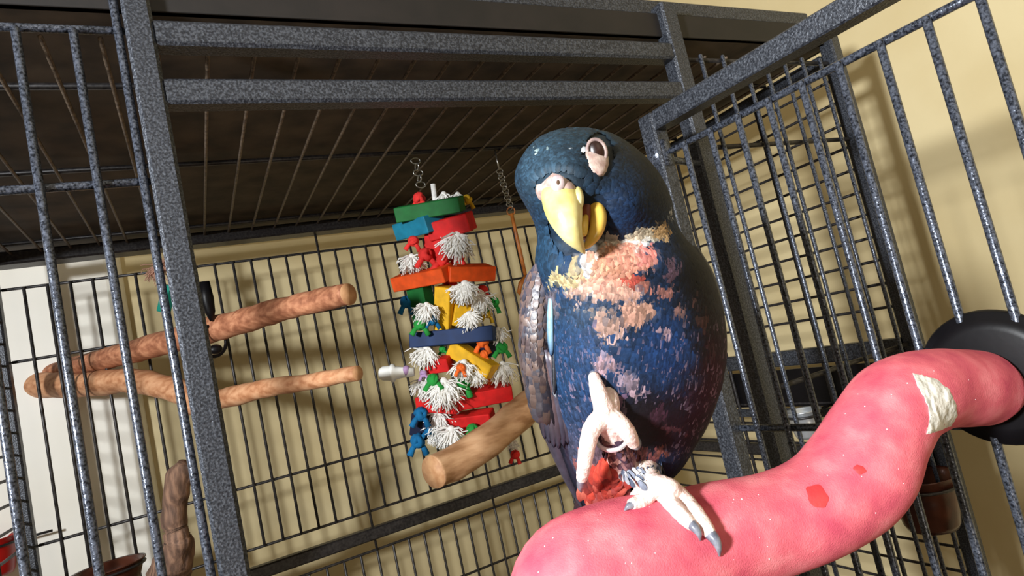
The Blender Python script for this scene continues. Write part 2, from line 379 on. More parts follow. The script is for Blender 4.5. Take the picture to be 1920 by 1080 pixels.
# the open door, hinged on the right of the opening, standing out towards the viewer
DD = Vector((.104, -.995, 0)).normalized()
H = atY(1229, 260, YF-.03); H.z = 0
def onDoor(px, py):
    v = ray(px, py); n = Vector((DD.y, -DD.x, 0)); t = (H-CAM).dot(n)/v.dot(n); return CAM+v*t
def sdist(p): return Vector((p.x-H.x, p.y-H.y, 0)).dot(DD)
ztop = (onDoor(1229, 232).z+onDoor(1465, 92).z)/2; zbot = ZC-.5; LD = .44
door = MB(); door_o = None
box(door, H+DD*.0+Vector((0, 0, (ztop+zbot)/2)), (DD, Vector((DD.y, -DD.x, 0)), Vector((0, 0, 1))), .0088, .0088, (ztop-zbot)/2+.0088, ch=.2)
box(door, H+DD*LD+Vector((0, 0, (ztop+zbot)/2)), (DD, Vector((DD.y, -DD.x, 0)), Vector((0, 0, 1))), .0088, .0088, (ztop-zbot)/2+.0088, ch=.2)
box(door, H+DD*LD/2+Vector((0, 0, ztop)), (DD, Vector((DD.y, -DD.x, 0)), Vector((0, 0, 1))), LD/2-.0088, .0087, .0087, ch=.15)
box(door, H+DD*LD/2+Vector((0, 0, zbot)), (DD, Vector((DD.y, -DD.x, 0)), Vector((0, 0, 1))), LD/2-.0088, .0087, .0087, ch=.15)
door_o = door.build('door', M_FRAME, cage, smooth=False)
zrod = (onDoor(1330, 244).z+onDoor(1744, 27).z)/2; zrod2 = onDoor(1600, 803).z
def dp(s, z, off=0): return Vector((H.x, H.y, z))+DD*s+Vector((DD.y, -DD.x, 0))*off
for z in (zrod, zrod2, zrod2-.16): rod('cross_bar', dp(.0088, z, -.0045), dp(LD-.0088, z, -.0045), .003, M_BAR, door_o)
s1 = sdist(onDoor(1283, 267)); s2 = sdist(onDoor(1647, 72)); ds = (s2-s1)/6
print('door bars', s1, s2, ds)
for k in range(-1, 12):
    s = s1+k*ds
    if .014 < s < LD-.014:
        rod('bar', dp(s, zbot+.004, 0), dp(s, zrod+.001, 0), .0027, M_BAR, door_o)
for z in (ztop-.03, ztop-.42):                                  # hinges
    mb = MB(); c = Vector((H.x, H.y, z)); a = Vector((H.x, H.y+.004, z)); b = V3(jc-.012, YF+.004, z)
    sweep(mb, [c-Vector((0, 0, .012)), c+Vector((0, 0, .012))], [.011, .011], ref=Vector((0, 1, 0)), seg=10)
    sweep(mb, [a, b], [.0035, .0035], seg=8); mb.build('hinge', M_BAR, cage)

# ------------------------------------------------------------------ pink perch bolted to the door
disc_c = onDoor(1868, 708); nD = Vector((DD.y, -DD.x, 0))
if nD.x > 0: nD = -nD                                    # towards the camera side
ctrl = [(1094, 1150, .275, .0335), (1108, 1102, .279, .0335), (1215, 1062, .286, .0318), (1340, 1012, .293, .0258), (1470, 975, .300, .0237), (1555, 935, .306, .0246),
        (1612, 880, .313, .0256), (1645, 815, .321, .0243), (1685, 757, .332, .0236), (1745, 731, .346, .0226), (1800, 727, .360, .0222)]
cc = [(P(x, y, d), r) for x, y, d, r in ctrl]
dfar = (disc_c-CAM).dot(_f)
cc.append((P(1836, 728, dfar-.006), .0222))
pp = smooth_path(cc, 10); ppf = smooth_path(cc, 40)
perch = empty('grit_perch', disc_c, 'thick wavy pink grit perch under the parrot, with a black mounting disc', 'perch')
mb = MB(); sweep(mb, [a for a, _ in pp], [r for _, r in pp], ref=_f, seg=40, rnd=.035, nsc=38, roundcap=True); mb.build('perch_body', M_PINK, perch)
PTREE = BVHTree.FromPolygons(mb.v, mb.f)
def perch_surf(px, py, lift=0):
    """point on the near surface of the perch under a pixel"""
    best = None; v = ray(px, py); vn = v.normalized()
    hit = PTREE.ray_cast(CAM, vn)
    if hit[0] is not None: return hit[0]-vn*lift
    for a, r in ppf:
        w_ = a-CAM; t = w_.dot(vn); d = (w_-vn*t).length
        e = d/r
        if best is None or e < best[0]: best = (e, a, r, t, d)
    e, a, r, t, d = best
    back = math.sqrt(max(0, r*r-d*d)); return CAM+vn*(t-back-lift)
mb = MB()
lathe(mb, disc_c-nD*.004, [(.0001, .010), (.030, .010), (.0365, .0085), (.0375, .006), (.0405, .0055), (.0418, .003), (.0405, 0), (.0001, 0)], nD, seg=56)
mb.build('mounting_disc', M_BLACK, perch)
mb = MB(); lathe(mb, disc_c-nD*.0045, [(.0001, -.016), (.006, -.016), (.006, -.009), (.013, -.009), (.015, -.001), (.0001, -.001)], nD, seg=6); mb.build('wing_bolt', M_STEEL, perch)
# white plaster ring round the perch, irregular
def ring_patch(i0, i1, lift, ragged, mbx, seg=48, a0=0, a1=2*math.pi, turns=None):
    vs = []; fs = []; rows = 10
    for j in range(rows+1):
        for k in range(seg+1):
            ang = a0+(a1-a0)*k/seg; u_ = j/rows
            ii = lerp(i0, i1, u_)+ragged*(noise.noise(Vector((math.cos(ang)*1.7, math.sin(ang)*1.7, j*.2+3)))*(1.6 if j in (0, rows) else .8))
            ii = min(max(ii, 0), len(pp)-1.001); q = int(ii); t = ii-q
            c = pp[q][0].lerp(pp[q+1][0], t); r = lerp(pp[q][1], pp[q+1][1], t)
            tg = pp[min(q+2, len(pp)-1)][0]-pp[max(q-1, 0)][0]; b, nn = frame_of(tg, _f)
            edge = min(j, rows-j)/2; h = lift*min(1, edge)
            dirv = b*math.cos(ang)+nn*math.sin(ang)
            rr = r*(1+.05*noise.noise((c+dirv*r)*38))
            h += lift*.5*noise.noise((c+dirv*r)*Vector((1, 1, 1)).length*170)*min(1, edge)
            vs.append(c+dirv*(rr+h-.0003))
    for j in range(rows):
        for k in range(seg): a = j*(seg+1)+k; fs.append((a, a+1, a+seg+2, a+seg+1))
    mbx.add(vs, fs)
def nearest_i(px, py):
    return min(range(len(pp)), key=lambda i: (pj(pp[i][0])[0]-px)**2+(pj(pp[i][0])[1]-py)**2)
def crust(outline, m, name, lift, label):
    n = len(outline); cx_ = sum(p[0] for p in outline)/n; cy_ = sum(p[1] for p in outline)/n; o2 = []
    for i in range(n):
        p, q = outline[i], outline[(i+1) % n]
        for k in range(4): o2.append((lerp(p[0], q[0], k/4)+random.uniform(-1.5, 1.5), lerp(p[1], q[1], k/4)+random.uniform(-1.5, 1.5)))
    n = len(o2); mbx = MB(); vs = [perch_surf(cx_, cy_, lift)]; Rr = 12
    for j in range(1, Rr+1):
        f = j/Rr
        for x, y in o2:
            X, Y = lerp(cx_, x, f), lerp(cy_, y, f); h = lift*(.75+.9*noise.noise(Vector((X*.16-Y*.05, Y*.05, 1)))) if j < Rr else -.0012
            vs.append(perch_surf(X, Y, h))
    fs = [(0, 1+k, 1+(k+1) % n) for k in range(n)]
    for j in range(Rr-1):
        for k in range(n): a = 1+j*n; fs.append((a+k, a+n+k, a+n+(k+1) % n, a+(k+1) % n))
    mbx.add(vs, fs); mbx.build(name, m, perch, label=label)
crust([(1709, 698), (1724, 700), (1742, 704), (1762, 713), (1782, 730), (1794, 754), (1797, 780), (1788, 800), (1770, 808), (1752, 812), (1737, 818), (1742, 796), (1741, 768), (1732, 744), (1718, 722)], M_CEMENT, 'plaster_wrap', .0014, 'flaking white crust on the upper bend of the perch')
def chip(px, py, rw, rh, ang, m, name, lab=None):
    mbx = MB(); n = 22; vs = [perch_surf(px, py, .0007)]; ca, sa = math.cos(ang), math.sin(ang)
    for rr, lf in ((.5, .0007), (1, .0003)):
        for k in range(n):
            a = 2*math.pi*k/n; q = rr*(1+.3*noise.noise(Vector((math.cos(a)*1.3, math.sin(a)*1.3, px))))
            x, y = rw*math.cos(a)*q, rh*math.sin(a)*q; vs.append(perch_surf(px+x*ca-y*sa, py+x*sa+y*ca, lf))
    fs = [(0, 1+k, 1+(k+1) % n) for k in range(n)]+[(1+k, 1+n+k, 1+n+(k+1) % n, 1+(k+1) % n) for k in range(n)]
    mbx.add(vs, fs); mbx.build(name, m, perch, label=lab)
chip(1533, 930, 26, 17, .95, M_CHIP, 'worn_patch', 'deeper red worn spot'); chip(1611, 880, 12, 8, .5, M_CHIP, 'worn_patch', 'small deeper red worn spot')
mb = MB()
for _ in range(150):
    px, py = random.uniform(1000, 1840), random.uniform(670, 1075); q = perch_surf(px, py)
    x, y = pj(q)
    best = min((math.hypot(x-pj(a)[0], y-pj(a)[1])/(r*FPX/(a-CAM).dot(_f)) for a, r in pp[::3]))
    if best < .9: s = random.choice((.00012, .0002, .0002, .00035)); ball(mb, q, s, s, s*.8, seg=6, rings=4)
mb.build('grit', M_GRIT, perch, kind='stuff')

# ------------------------------------------------------------------ natural branches
def branch(name, ctrls, m, root, cutm=M_CUT, seg=20, rnd=.16, nsc=45, per=8):
    pts = smooth_path([(P(x, y, d), r*d/FPX) for x, y, d, r in ctrls], per); mbx = MB()
    sweep(mbx, [a for a, _ in pts], [r for _, r in pts], ref=Vector((0, 0, 1)), seg=seg, mi=0, capmi=1, rnd=rnd, nsc=nsc)
    return mbx.build(name, [m, cutm], root)
fork = empty('branch_perch', P(5, 720, .97), 'forked reddish wooden branch perch fixed to the left corner of the cage', 'perch')
branch('branch', [(45, 712, .98, 15), (130, 690, .93, 17), (230, 664, .87, 21), (330, 637, .82, 23), (450, 604, .76, 24), (560, 572, .71, 22), (654, 552, .67, 21)], M_BARK, fork)
branch('branch', [(0, 724, .985, 25), (60, 722, .95, 25), (150, 722, .9, 23), (250, 714, .86, 23), (330, 733, .82, 22), (372, 748, .80, 19)], M_BARK_PALE, fork)
branch('branch', [(352, 762, .805, 17), (410, 750, .79, 19), (500, 728, .75, 17), (590, 714, .72, 15), (671, 699, .69, 15)], M_BARK_PALE, fork)
mb = MB(); lathe(mb, P(2, 722, .995), [(.0001, 0), (.02, 0), (.02, .004), (.0001, .004)], Vector((1, -.2, 0))); mb.build('washer', M_STEEL, fork)
tan = empty('dowel_branch_perch', P(1115, 690, 1.0), 'tan wooden branch perch behind the parrot, its cut end below the block toy', 'perch')
branch('branch', [(812, 886, .70, 31), (860, 862, .73, 32), (930, 815, .757, 31), (990, 762, .80, 30), (1060, 715, .92, 28), (1120, 690, 1.03, 26)], M_TAN, tan, rnd=.1)
stub = empty('gnarled_branch', P(315, 1110, .72), 'gnarled grey brown branch stub standing at the lower left behind the post', 'perch')
branch('branch', [(348, 868, .70, 16), (338, 895, .70, 24), (328, 940, .70, 22), (328, 985, .70, 21), (336, 1020, .70, 24), (322, 1060, .71, 34), (300, 1150, .74, 38), (296, 1230, .80, 36), (290, 1290, .98, 32)], M_GREYBARK, stub, M_GREYBARK, rnd=.28, nsc=60)

mb = MB(); q = [(P(383, 528, .76), .006), (P(388, 560, .76), .008), (P(394, 585, .76), .006), (P(397, 602, .76), .002)]
sweep(mb, [a for a, _ in q], [b for _, b in q], ref=_f, seg=10); torus(mb, P(398, 640, .765), (P(450, 604, .76)-P(330, 637, .82)).normalized(), .019, .0022, 24, 8); ball(mb, P(404, 655, .75), .008, .006, .006)
mb.build('clamp', M_BLACK, fork)
# ------------------------------------------------------------------ bowls
def cup(name, c, R, h, m, label, axis=Vector((0, 0, 1)), rim=.003, ring=None):
    root = empty(name, c, label, 'bowl'); mbx = MB()
    lathe(mbx, c, [(.0001, 0), (R*.72, 0), (R*.8, h*.1), (R*.93, h*.6), (R*.98, h*.95), (R*1.06, h), (R*1.06, h-.0015), (R*.96, h*.93), (R*.88, h*.55), (R*.75, h*.14), (.0001, h*.08)], axis, seg=40)
    mbx.build('bowl', m, root)
    if ring:
        mbx = MB(); torus(mbx, c+Vector((0, 0, h*.8)), Vector((0, 0, 1)), R*1.02, .0018, 32); a = c+Vector((0, 0, h*.8)); d = (ring-a); d.z = 0
        sweep(mbx, [a+d.normalized()*R*1.02, a+d], [.0018, .0018], seg=8); mbx.build('holder_ring', M_DARKBAR, root)
    return root
cb = P(203, 1064, .80)
cup('food_dish', cb-Vector((0, 0, .028)), .040, .030, M_COPPER, 'brown glazed food dish at the bottom left of the cage', ring=V3(cb.x, YB-.01, cb.z))
cr_ = P(-18, 1012, .86); cup('food_cup', cr_-Vector((0, 0, .05)), .028, .05, M_REDCUP, 'red cup at the far left edge of the cage', ring=V3(XL+.01, cr_.y, cr_.z))
cs = atX(1505, 768, XR-.06)
cup('food_bowl', cs-Vector((0, 0, .036)), .0215, .036, M_STEEL, 'small stainless steel bowl behind the feeder hatch on the right side', ring=V3(XR-.004, cs.y, cs.z))
cs = atX(1722, 890, XR-.045); cup('food_crock', cs-Vector((0, 0, .06)), .036, .06, M_COPPER, 'dark brown crock beside the right corner post, below the pink perch', ring=V3(XR-.004, cs.y, cs.z))

# ------------------------------------------------------------------ hanging toys
def axes(ang, yaw, pitch=0):
    """block axes: long side, depth side, height side; ang = tilt in the picture plane, yaw = turn about the upright"""
    a = math.radians(ang); y = math.radians(yaw); p = math.radians(pitch)
    ex = _r*math.cos(a)+_u*math.sin(a); ez = -_r*math.sin(a)+_u*math.cos(a); ey = _f
    x2 = ex*math.cos(y)-ey*math.sin(y); y2 = ex*math.sin(y)+ey*math.cos(y)
    y3 = y2*math.cos(p)+ez*math.sin(p); z3 = ez*math.cos(p)-y2*math.sin(p)
    return x2, y3, z3
TD = .815
hook = P(782, 318, TD); 
toy = empty('block_toy', hook, 'hanging chew toy of stacked coloured wooden blocks and knotted white rope', 'bird toy')
def block(px, py, L, Hh, Dp, ang, yaw, m, dd=0, pitch=12):
    k = (TD+dd)/FPX; ax = axes(ang, yaw, pitch); mbx = MB(); box(mbx, P(px, py, TD+dd), ax, L/2*k/max(.5, math.cos(math.radians(yaw))), Dp/2*k, Hh/2*k, ch=.1)
    return mbx.build('block', m, toy, smooth=False)
block(806, 392, 124, 28, 40, 8, 12, M_GREEN, -.01)
block(786, 424, 70, 32, 50, 8, 42, M_TEAL, 0.008); block(835, 420, 92, 30, 36, 6, -20, M_DKBLUE, .022)
block(846, 424, 80, 34, 36, 12, 22, M_RED, -.014)
block(822, 464, 44, 46, 30, -12, 25, M_RED, .0)
block(792, 521, 104, 27, 42, 10, 25, M_ORANGE, -.012); block(878, 511, 82, 28, 42, 2, -32, M_ORANGE, -.002)
block(792, 572, 34, 74, 30, 4, 30, M_GREEN, 0); block(834, 578, 30, 84, 28, -7, 20, M_YELLOW, -.012); block(866, 590, 34, 40, 26, -8, -20, M_YELLOW, -.006)
block(850, 632, 158, 28, 40, 6, 10, M_NAVY, -.012, pitch=-8)
block(886, 674, 88, 30, 34, -29, 24, M_YELLOW, -.018); block(823, 683, 46, 26, 26, 10, 22, M_RED, -.012); block(904, 650, 50, 26, 30, -5, 40, M_DKBLUE, .02)
block(826, 754, 78, 28, 40, 2, 25, M_RED, -.010); block(906, 741, 104, 29, 40, 9, -10, M_RED, -.008)
block(878, 790, 96, 32, 34, 10, 16, M_RED, .0)
block(792, 796, 34, 44, 28, -12, 22, M_DKBLUE, 0.004)
def tuft(px, py, R, m, n=60, dd=-.02, droop=.5, name='rope_tuft', asp=1.25, ang=None, root=None):
    """frayed end of cotton rope: many separate strands from one knot"""
    mbx = MB(); d = TD+dd; k = d/FPX; c = P(px, py-R*.55, d); rnd = random.Random(int(px*7+py))
    ball(mbx, c, R*.34*k, R*.34*k, R*.30*k, (_r, _f, _u), 8, 6)
    for _ in range(int(n*2.2)):
        a = rnd.gauss(0, .55)+(ang or 0); e = rnd.uniform(-.9, .9)
        dv = (_r*math.sin(a)-_u*(math.cos(a)*.9-.25*(1-droop))+_f*(-.35+.5*e)).normalized()
        L = R*k*rnd.uniform(.7, 1.4)*asp; jit = Vector((rnd.uniform(-1, 1), rnd.uniform(-1, 1), rnd.uniform(-1, 1)))*L*.12; p1 = c+dv*L*.4+jit; p2 = c+dv*L*.75-_u*L*.15*droop-jit*.5; p3 = c+dv*L-_u*L*.35*droop+jit
        r = R*k*.06; sweep(mbx, [c, p1, p2, p3], [r*1.6, r*1.3, r, r*.6], seg=4)
    return mbx.build(name, m, root or toy)
for px, py, R, n, dd, asp in ((832, 372, 16, 30, .005, 1), (858, 372, 15, 30, .005, 1), (858, 455, 26, 90, -.025, 1.3), (772, 492, 20, 60, -.005, 1.4), (872, 546, 25, 90, -.03, 1.1), (903, 562, 19, 60, -.015, 1.4), (800, 582, 19, 70, -.028, 1.3),
        (880, 602, 23, 60, -.022, 1.0), (934, 628, 18, 60, -.01, 1.1), (800, 664, 22, 60, -.012, 1.3), (870, 690, 20, 70, -.034, 1.3), (896, 706, 14, 50, -.034, 1.3),
        (832, 728, 25, 100, -.03, 1.5), (942, 692, 18, 70, -.015, 1.5), (800, 722, 20, 60, -.008, 1.4), (822, 786, 22, 60, .0, 1.4), (846, 818, 24, 70, -.022, 1.1), (820, 818, 16, 50, -.006, 1.2), (905, 806, 18, 40, -.006, 1.0), (962, 832, 11, 30, .0, 1.2)):
    tuft(px, py, R, M_ROPE, n, dd, asp=asp)
def knot(px, py, R, m, dd=-.02, name='knot', asp=1.0, ang=0):
    """knotted cord: a small overhand ball wound from rope rings with two ends"""
    mbx = MB(); d = TD+dd; k = d/FPX; c = P(px, py, d); rr = random.Random(int(px*3+py))
    for q in range(5):
        n = Vector((rr.uniform(-1, 1), rr.uniform(-1, 1), rr.uniform(-1, 1))).normalized()
        torus(mbx, c+n*R*k*.15, n, R*k*.52*asp, R*k*.30, 14, 7)
    for s in (-1, 1):
        dv = (_r*s*.6-_u*rr.uniform(.4, 1)+_f*rr.uniform(-.4, .2)).normalized()
        sweep(mbx, [c, c+dv*R*k*1.0, c+dv*R*k*1.5-_u*R*k*.3], [R*k*.28, R*k*.3, R*k*.36], seg=8)
    return mbx.build(name, m, toy)
for a in ((786, 372, 15, M_ROPER, -.004), (876, 374, 12, M_ROPEY, .004), (775, 452, 13, M_ROPER, -.016), (798, 478, 17, M_ROPER, -.018), (832, 488, 18, M_ROPER, -.014), (860, 482, 14, M_ROPER, 0),
          (762, 566, 15, M_ROPEB, 0), (845, 535, 16, M_ROPER, .0), (905, 545, 13, M_ROPER, .01), (926, 567, 13, M_ROPEG, -.01), (915, 588, 11, M_ROPEY, 0), (788, 608, 15, M_ROPEG, -.026), (810, 600, 13, M_ROPEB, -.028),
          (905, 640, 15, M_ROPEO, -.02), (941, 652, 14, M_ROPEG, -.015), (908, 664, 10, M_ROPEO, -.022), (812, 712, 15, M_ROPEG, -.034), (868, 715, 19, M_ROPEG, -.026), (864, 690, 11, M_ROPEO, -.044), (794, 700, 9, M_LILAC, -.018),
          (789, 776, 17, M_ROPEB, -.016), (784, 826, 18, M_ROPEB, -.012), (806, 806, 14, M_ROPEB, -.006), (886, 806, 15, M_ROPEG, -.024), (910, 702, 12, M_ROPEO, .0), (966, 852, 11, M_ROPER, -.005), (830, 655, 9, M_ROPEG, 0), (836, 442, 18, M_ROPER, -.006)):
    knot(*a)
mb = MB(); sweep(mb, [P(812, 345, TD+.004), P(828, 480, TD+.006), P(845, 620, TD+.006), P(862, 800, TD+.006)], [.0035]*4, seg=8); mb.build('core_rope', M_ROPE, toy)
mb = MB(); k = TD/FPX; c = P(742, 697, TD-.015); lathe(mb, c+_r*34*k, [(.0001, 0), (8*k, 0), (10*k, -20*k), (12*k, -34*k), (17*k, -37*k), (17*k, -42*k), (14*k, -44*k), (13*k, -58*k), (9*k, -64*k), (.0001, -66*k)], (_r+_u*.06), _f, seg=24); mb.build('plastic_bell', M_WHITEPL, toy)
mb = MB(); lathe(mb, P(762, 696, TD-.015), [(.0001, -5*k), (9*k, -5*k), (11*k, 0), (9*k, 5*k), (.0001, 5*k)], _r, _f, seg=18); mb.build('bead', M_LILAC, toy)
def chain(root, a, b, n, R=.0042, r=.0008, m=M_CHAIN):
    for i in range(n):
        mbx = MB(); c = a.lerp(b, (i+.5)/n); t = (b-a).normalized(); side = t.cross(Vector((0, 1, 0))).normalized() if i % 2 else t.cross(Vector((1, .1, 0))).normalized()
        torus(mbx, c, side, R, r, 12, 6, ref=t.cross(side), ex=.62); mbx.build('chain_link', m, root)
def roof_above(p): return V3(p.x, p.y, ZR+.001)
top = P(790, 352, TD); chain(toy, roof_above(top), top, 5, .0068, .0010)
sw = P(958, 392, .86)
swing = empty('stick_toy', roof_above(P(940, 330, .86)), 'thin orange stick hanging on a silver chain just left of the parrot', 'bird toy')
sw0 = P(936, 318, .86); chain(swing, sw0, sw, 12, .0054, .0008)
mb = MB(); sweep(mb, [roof_above(sw0), sw0], [.0012, .0012], seg=6); mb.build('hook', M_CHAIN, swing)
mb = MB(); torus(mb, P(958, 396, .86), _f, .0055, .0009); mb.build('ring', M_RUST, swing)
mb = MB(); sweep(mb, smo if False else [P(959, 400, .86), P(968, 440, .86), P(977, 480, .86), P(986, 520, .86)], [.0026, .0027, .0027, .0024], seg=10, rnd=.1); mb.build('stick', M_RUST, swing)
mb = MB(); sweep(mb, [P(986, 518, .86), P(976, 532, .85), P(973, 548, .85), P(980, 560, .85)], [.003, .0035, .003, .0014], seg=8); mb.build('hook_end', M_RUST, swing)
TD2 = .9
small = empty('rope_toy', V3(P(298, 470, .9).x, P(298, 470, .9).y, ZR), 'small toy of frayed pink rope and a teal block, mostly hidden behind the left post', 'bird toy')
M_PINKR = paint('faded pink cotton', (206, 160, 138), .9); tuft(296, 506, 16, M_PINKR, 50, dd=.9-TD, droop=.3, asp=1.5, root=small); tuft(300, 512, 12, M_PINKR, 40, dd=.9-TD, droop=.1, asp=1.5, ang=2.4, root=small)
mb = MB(); box(mb, P(312, 560, .9), axes(-12, 20), 10*.9/FPX, .006, 26*.9/FPX); mb.build('block', paint('teal block', (30, 150, 132)), small, smooth=False)
a = P(298, 500, .9); mb = MB(); sweep(mb, [V3(a.x, a.y, ZR), a, P(312, 540, .9)], [.001]*3, seg=6); mb.build('cord', M_ROPE, small)

# ------------------------------------------------------------------ the parrot
BD = .305
ROWS = [  # py, left px, right px, centre depth, thickness ratio
 (243, 1080, 1092, .303, 1), (247, 1050, 1118, .303, .9), (254, 1028, 1144, .302, .86), (264, 1010, 1164, .301, .86), (282, 992, 1190, .300, .86), (302, 979, 1212, .299, .86), (328, 969, 1233, .299, .86), (352, 972, 1246, .299, .86),
 (380, 988, 1256, .300, .84), (405, 1003, 1260, .302, .84), (432, 1012, 1268, .304, .82), (460, 1012, 1290, .306, .80), (490, 1010, 1312, .308, .80), (520, 1014, 1328, .310, .80), (560, 1020, 1342, .312, .80),
 (600, 1024, 1350, .313, .80), (650, 1026, 1354, .314, .80), (700, 1030, 1350, .315, .80), (750, 1040, 1336, .316, .80), (800, 1054, 1314, .317, .80), (850, 1068, 1288, .317, .80), (880, 1084, 1266, .317, .80), (905, 1096, 1236, .318, .8), (928, 1106, 1205, .319, .8), (948, 1125, 1160, .320, .9)]
def _blur(tab):
    ys_ = [243+2*i for i in range(354)]; raw = [interp(tab, y) for y in ys_]; out = []
    for i, y in enumerate(ys_):
        sg = min(11, max(.5, (y-243)*.16), max(.5, (949-y)*.25))/2; W = 0; acc = [0]*4
        for j in range(max(0, i-int(3*sg)-1), min(len(ys_), i+int(3*sg)+2)):
            w_ = math.exp(-((j-i)/sg)**2/2); W += w_; acc = [a_+w_*b_ for a_, b_ in zip(acc, raw[j])]
        out.append((y, *[a_/W for a_ in acc]))
    return out
ROWS_D = _blur(ROWS)
_interp0 = interp
def interp(tab, x):
    if tab is ROWS:
        i = min(max(int((x-243)/2), 0), len(ROWS_D)-2); t = min(1, max(0, (x-ROWS_D[i][0])/2))
        return tuple(lerp(p, q, t) for p, q in zip(ROWS_D[i][1:], ROWS_D[i+1][1:]))
    return _interp0(tab, x)
def body_pt(py, a):
    """a = angle round the body; a = -90 deg faces the viewer"""
    xl, xr, dc, k = interp(ROWS, py); cxp = (xl+xr)/2; rx = (xr-xl)/2
    ca, sa = math.cos(a), math.sin(a); ex = .88
    x = cxp+rx*math.copysign(abs(ca)**ex, ca); dep = dc+math.copysign(abs(sa)**ex, sa)*rx*k*dc/FPX
    if sa < 0:                                      # brow, cheek and chest fullness towards the viewer
        g = lambda X, Y, sx, sy, h: h*math.exp(-((x-X)/sx)**2-((py-Y)/sy)**2)
        dep -= (g(1070, 325, 60, 60, .006)+g(1185, 385, 50, 45, .005)+g(1150, 560, 90, 90, .004)+g(1165, 700, 110, 120, .003))*(-sa)
        dep += g(1150, 455, 120, 22, .004)*(-sa)
    return P(x, py, dep)
def front(px, py, lift=0):
    xl, xr, dc, k = interp(ROWS, py); c = (px-(xl+xr)/2)/((xr-xl)/2); c = max(-.995, min(.995, c))
    ca = math.copysign(abs(c)**(1/.88), c); a = -math.acos(ca); p = body_pt(py, a); v = (p-CAM); return p-v.normalized()*lift
BL = [  # px, py, sx, sy, colour, strength : the bird's markings, with shade on its right side painted in
 (1100, 300, 160, 130, (24, 42, 56), 1.0), (1020, 320, 52, 70, (58, 86, 106), .85), (1190, 385, 75, 60, (20, 44, 76), 1.0), (1080, 256, 90, 20, (40, 62, 74), .7), (1235, 340, 40, 60, (14, 20, 28), .8), (1195, 292, 50, 34, (24, 28, 34), .8),
 (1030, 460, 40, 60, (34, 66, 92), .95), (1305, 510, 50, 90, (12, 13, 20), .95), (1330, 640, 40, 130, (12, 14, 22), .95), (1290, 790, 60, 80, (10, 13, 30), .9), (1215, 790, 66, 66, (22, 14, 20), 1.0), (1258, 868, 34, 34, (30, 44, 76), .8),
 (1065, 650, 34, 120, (38, 74, 112), .6), (1120, 665, 70, 80, (30, 62, 106), .6), (1250, 650, 44, 60, (32, 66, 124), .7), (1110, 590, 60, 25, (44, 62, 80), .5), (1085, 790, 26, 60, (56, 70, 100), .6), (1072, 850, 20, 50, (90, 80, 96), .6)]
SPOT = [(1010, 285, 6, 5, (190, 214, 214)), (1087, 289, 4, 6, (200, 206, 210)), (1251, 404, 4, 9, (190, 190, 186)), (1080, 520, 34, 17, (236, 206, 150)), (1045, 516, 16, 10, (232, 208, 150)), (1120, 490, 34, 20, (250, 236, 228)), (1160, 462, 44, 20, (226, 216, 200)), (1210, 446, 34, 15, (222, 206, 176)), (1238, 440, 11, 20, (222, 182, 130)), (1200, 462, 22, 13, (240, 240, 236)),
 (1150, 500, 40, 26, (232, 158, 122)), (1185, 488, 38, 18, (238, 160, 136)), (1206, 480, 16, 11, (250, 150, 140)), (1130, 530, 46, 22, (232, 160, 136)), (1182, 524, 24, 11, (196, 82, 68)), (1210, 530, 12, 12, (190, 120, 104)), (1095, 545, 28, 14, (214, 170, 150)), (1165, 548, 34, 15, (220, 168, 146)), (1242, 546, 22, 10, (176, 116, 106)), (1252, 505, 10, 12, (104, 78, 92)),
 (1186, 586, 24, 22, (206, 154, 132)), (1136, 606, 20, 24, (186, 146, 128)), (1214, 578, 18, 16, (206, 156, 134)), (1242, 620, 15, 11, (190, 156, 166)), (1268, 580, 10, 14, (150, 110, 104)), (1155, 628, 13, 10, (210, 170, 160)), (1110, 580, 18, 10, (150, 130, 120)),
 (1132, 680, 17, 20, (170, 136, 142)), (1178, 700, 15, 13, (150, 128, 140)), (1160, 735, 17, 13, (120, 92, 118)), (1188, 722, 10, 9, (180, 150, 160)), (1310, 600, 6, 20, (74, 48, 46)), (1325, 650, 6, 26, (60, 42, 48)), (1296, 560, 6, 10, (90, 64, 62)), (1285, 735, 8, 14, (60, 46, 64)),
 (1230, 770, 16, 12, (74, 44, 60)), (1262, 800, 14, 12, (84, 48, 56)), (1200, 850, 30, 12, (126, 70, 70)), (1232, 845, 12, 8, (130, 74, 66)), (1040, 570, 12, 30, (110, 100, 108))]
RED = [(1128, 905, 34, 44, (200, 70, 50)), (1160, 870, 34, 30, (150, 66, 56)), (1150, 925, 46, 26, (196, 60, 42)), (1115, 860, 26, 30, (150, 88, 82)), (1178, 905, 16, 28, (46, 22, 22)), (1130, 840, 26, 20, (92, 74, 86)), (1148, 895, 14, 18, (206, 110, 84))]
def plum(px, py, rnd):
    c = Vector((28, 50, 82)); n1 = noise.noise(Vector((px*.035, py*.03, 2.1)))
    c = c*(1+.45*n1)
    jx = px+20*noise.noise(Vector((px*.055, py*.09, 9)))+rnd.uniform(-5, 5); jy = py+16*noise.noise(Vector((px*.07, py*.05, 19)))+rnd.uniform(-5, 5)
    for X, Y, sx, sy, cc_, st in BL:
        wgt = st*math.exp(-(((jx-X)/sx)**2+((jy-Y)/sy)**2)**1.5*.8); c = c.lerp(Vector(cc_), wgt)
    for X, Y, sx, sy, cc_ in SPOT+RED:
        q = ((jx-X)/sx)**2+((jy-Y)/sy)**2
        if q < 1.5: c = c.lerp(Vector(cc_), .92*max(0, min(1, (1.5-q)/.7)))
    c = c*(1+rnd.uniform(-.22, .22)); c = Vector([max(3, min(250, v*.86)) for v in c]); return srgb(*c)
feet_c = perch_surf(1230, 925)
bird = empty('parrot', feet_c, 'dark blue parrot with salmon mottled breast standing one-footed on the pink perch', 'parrot')
rnd = random.Random(3)
body = MB(); SEG = 56; ys = []
y = 243.0
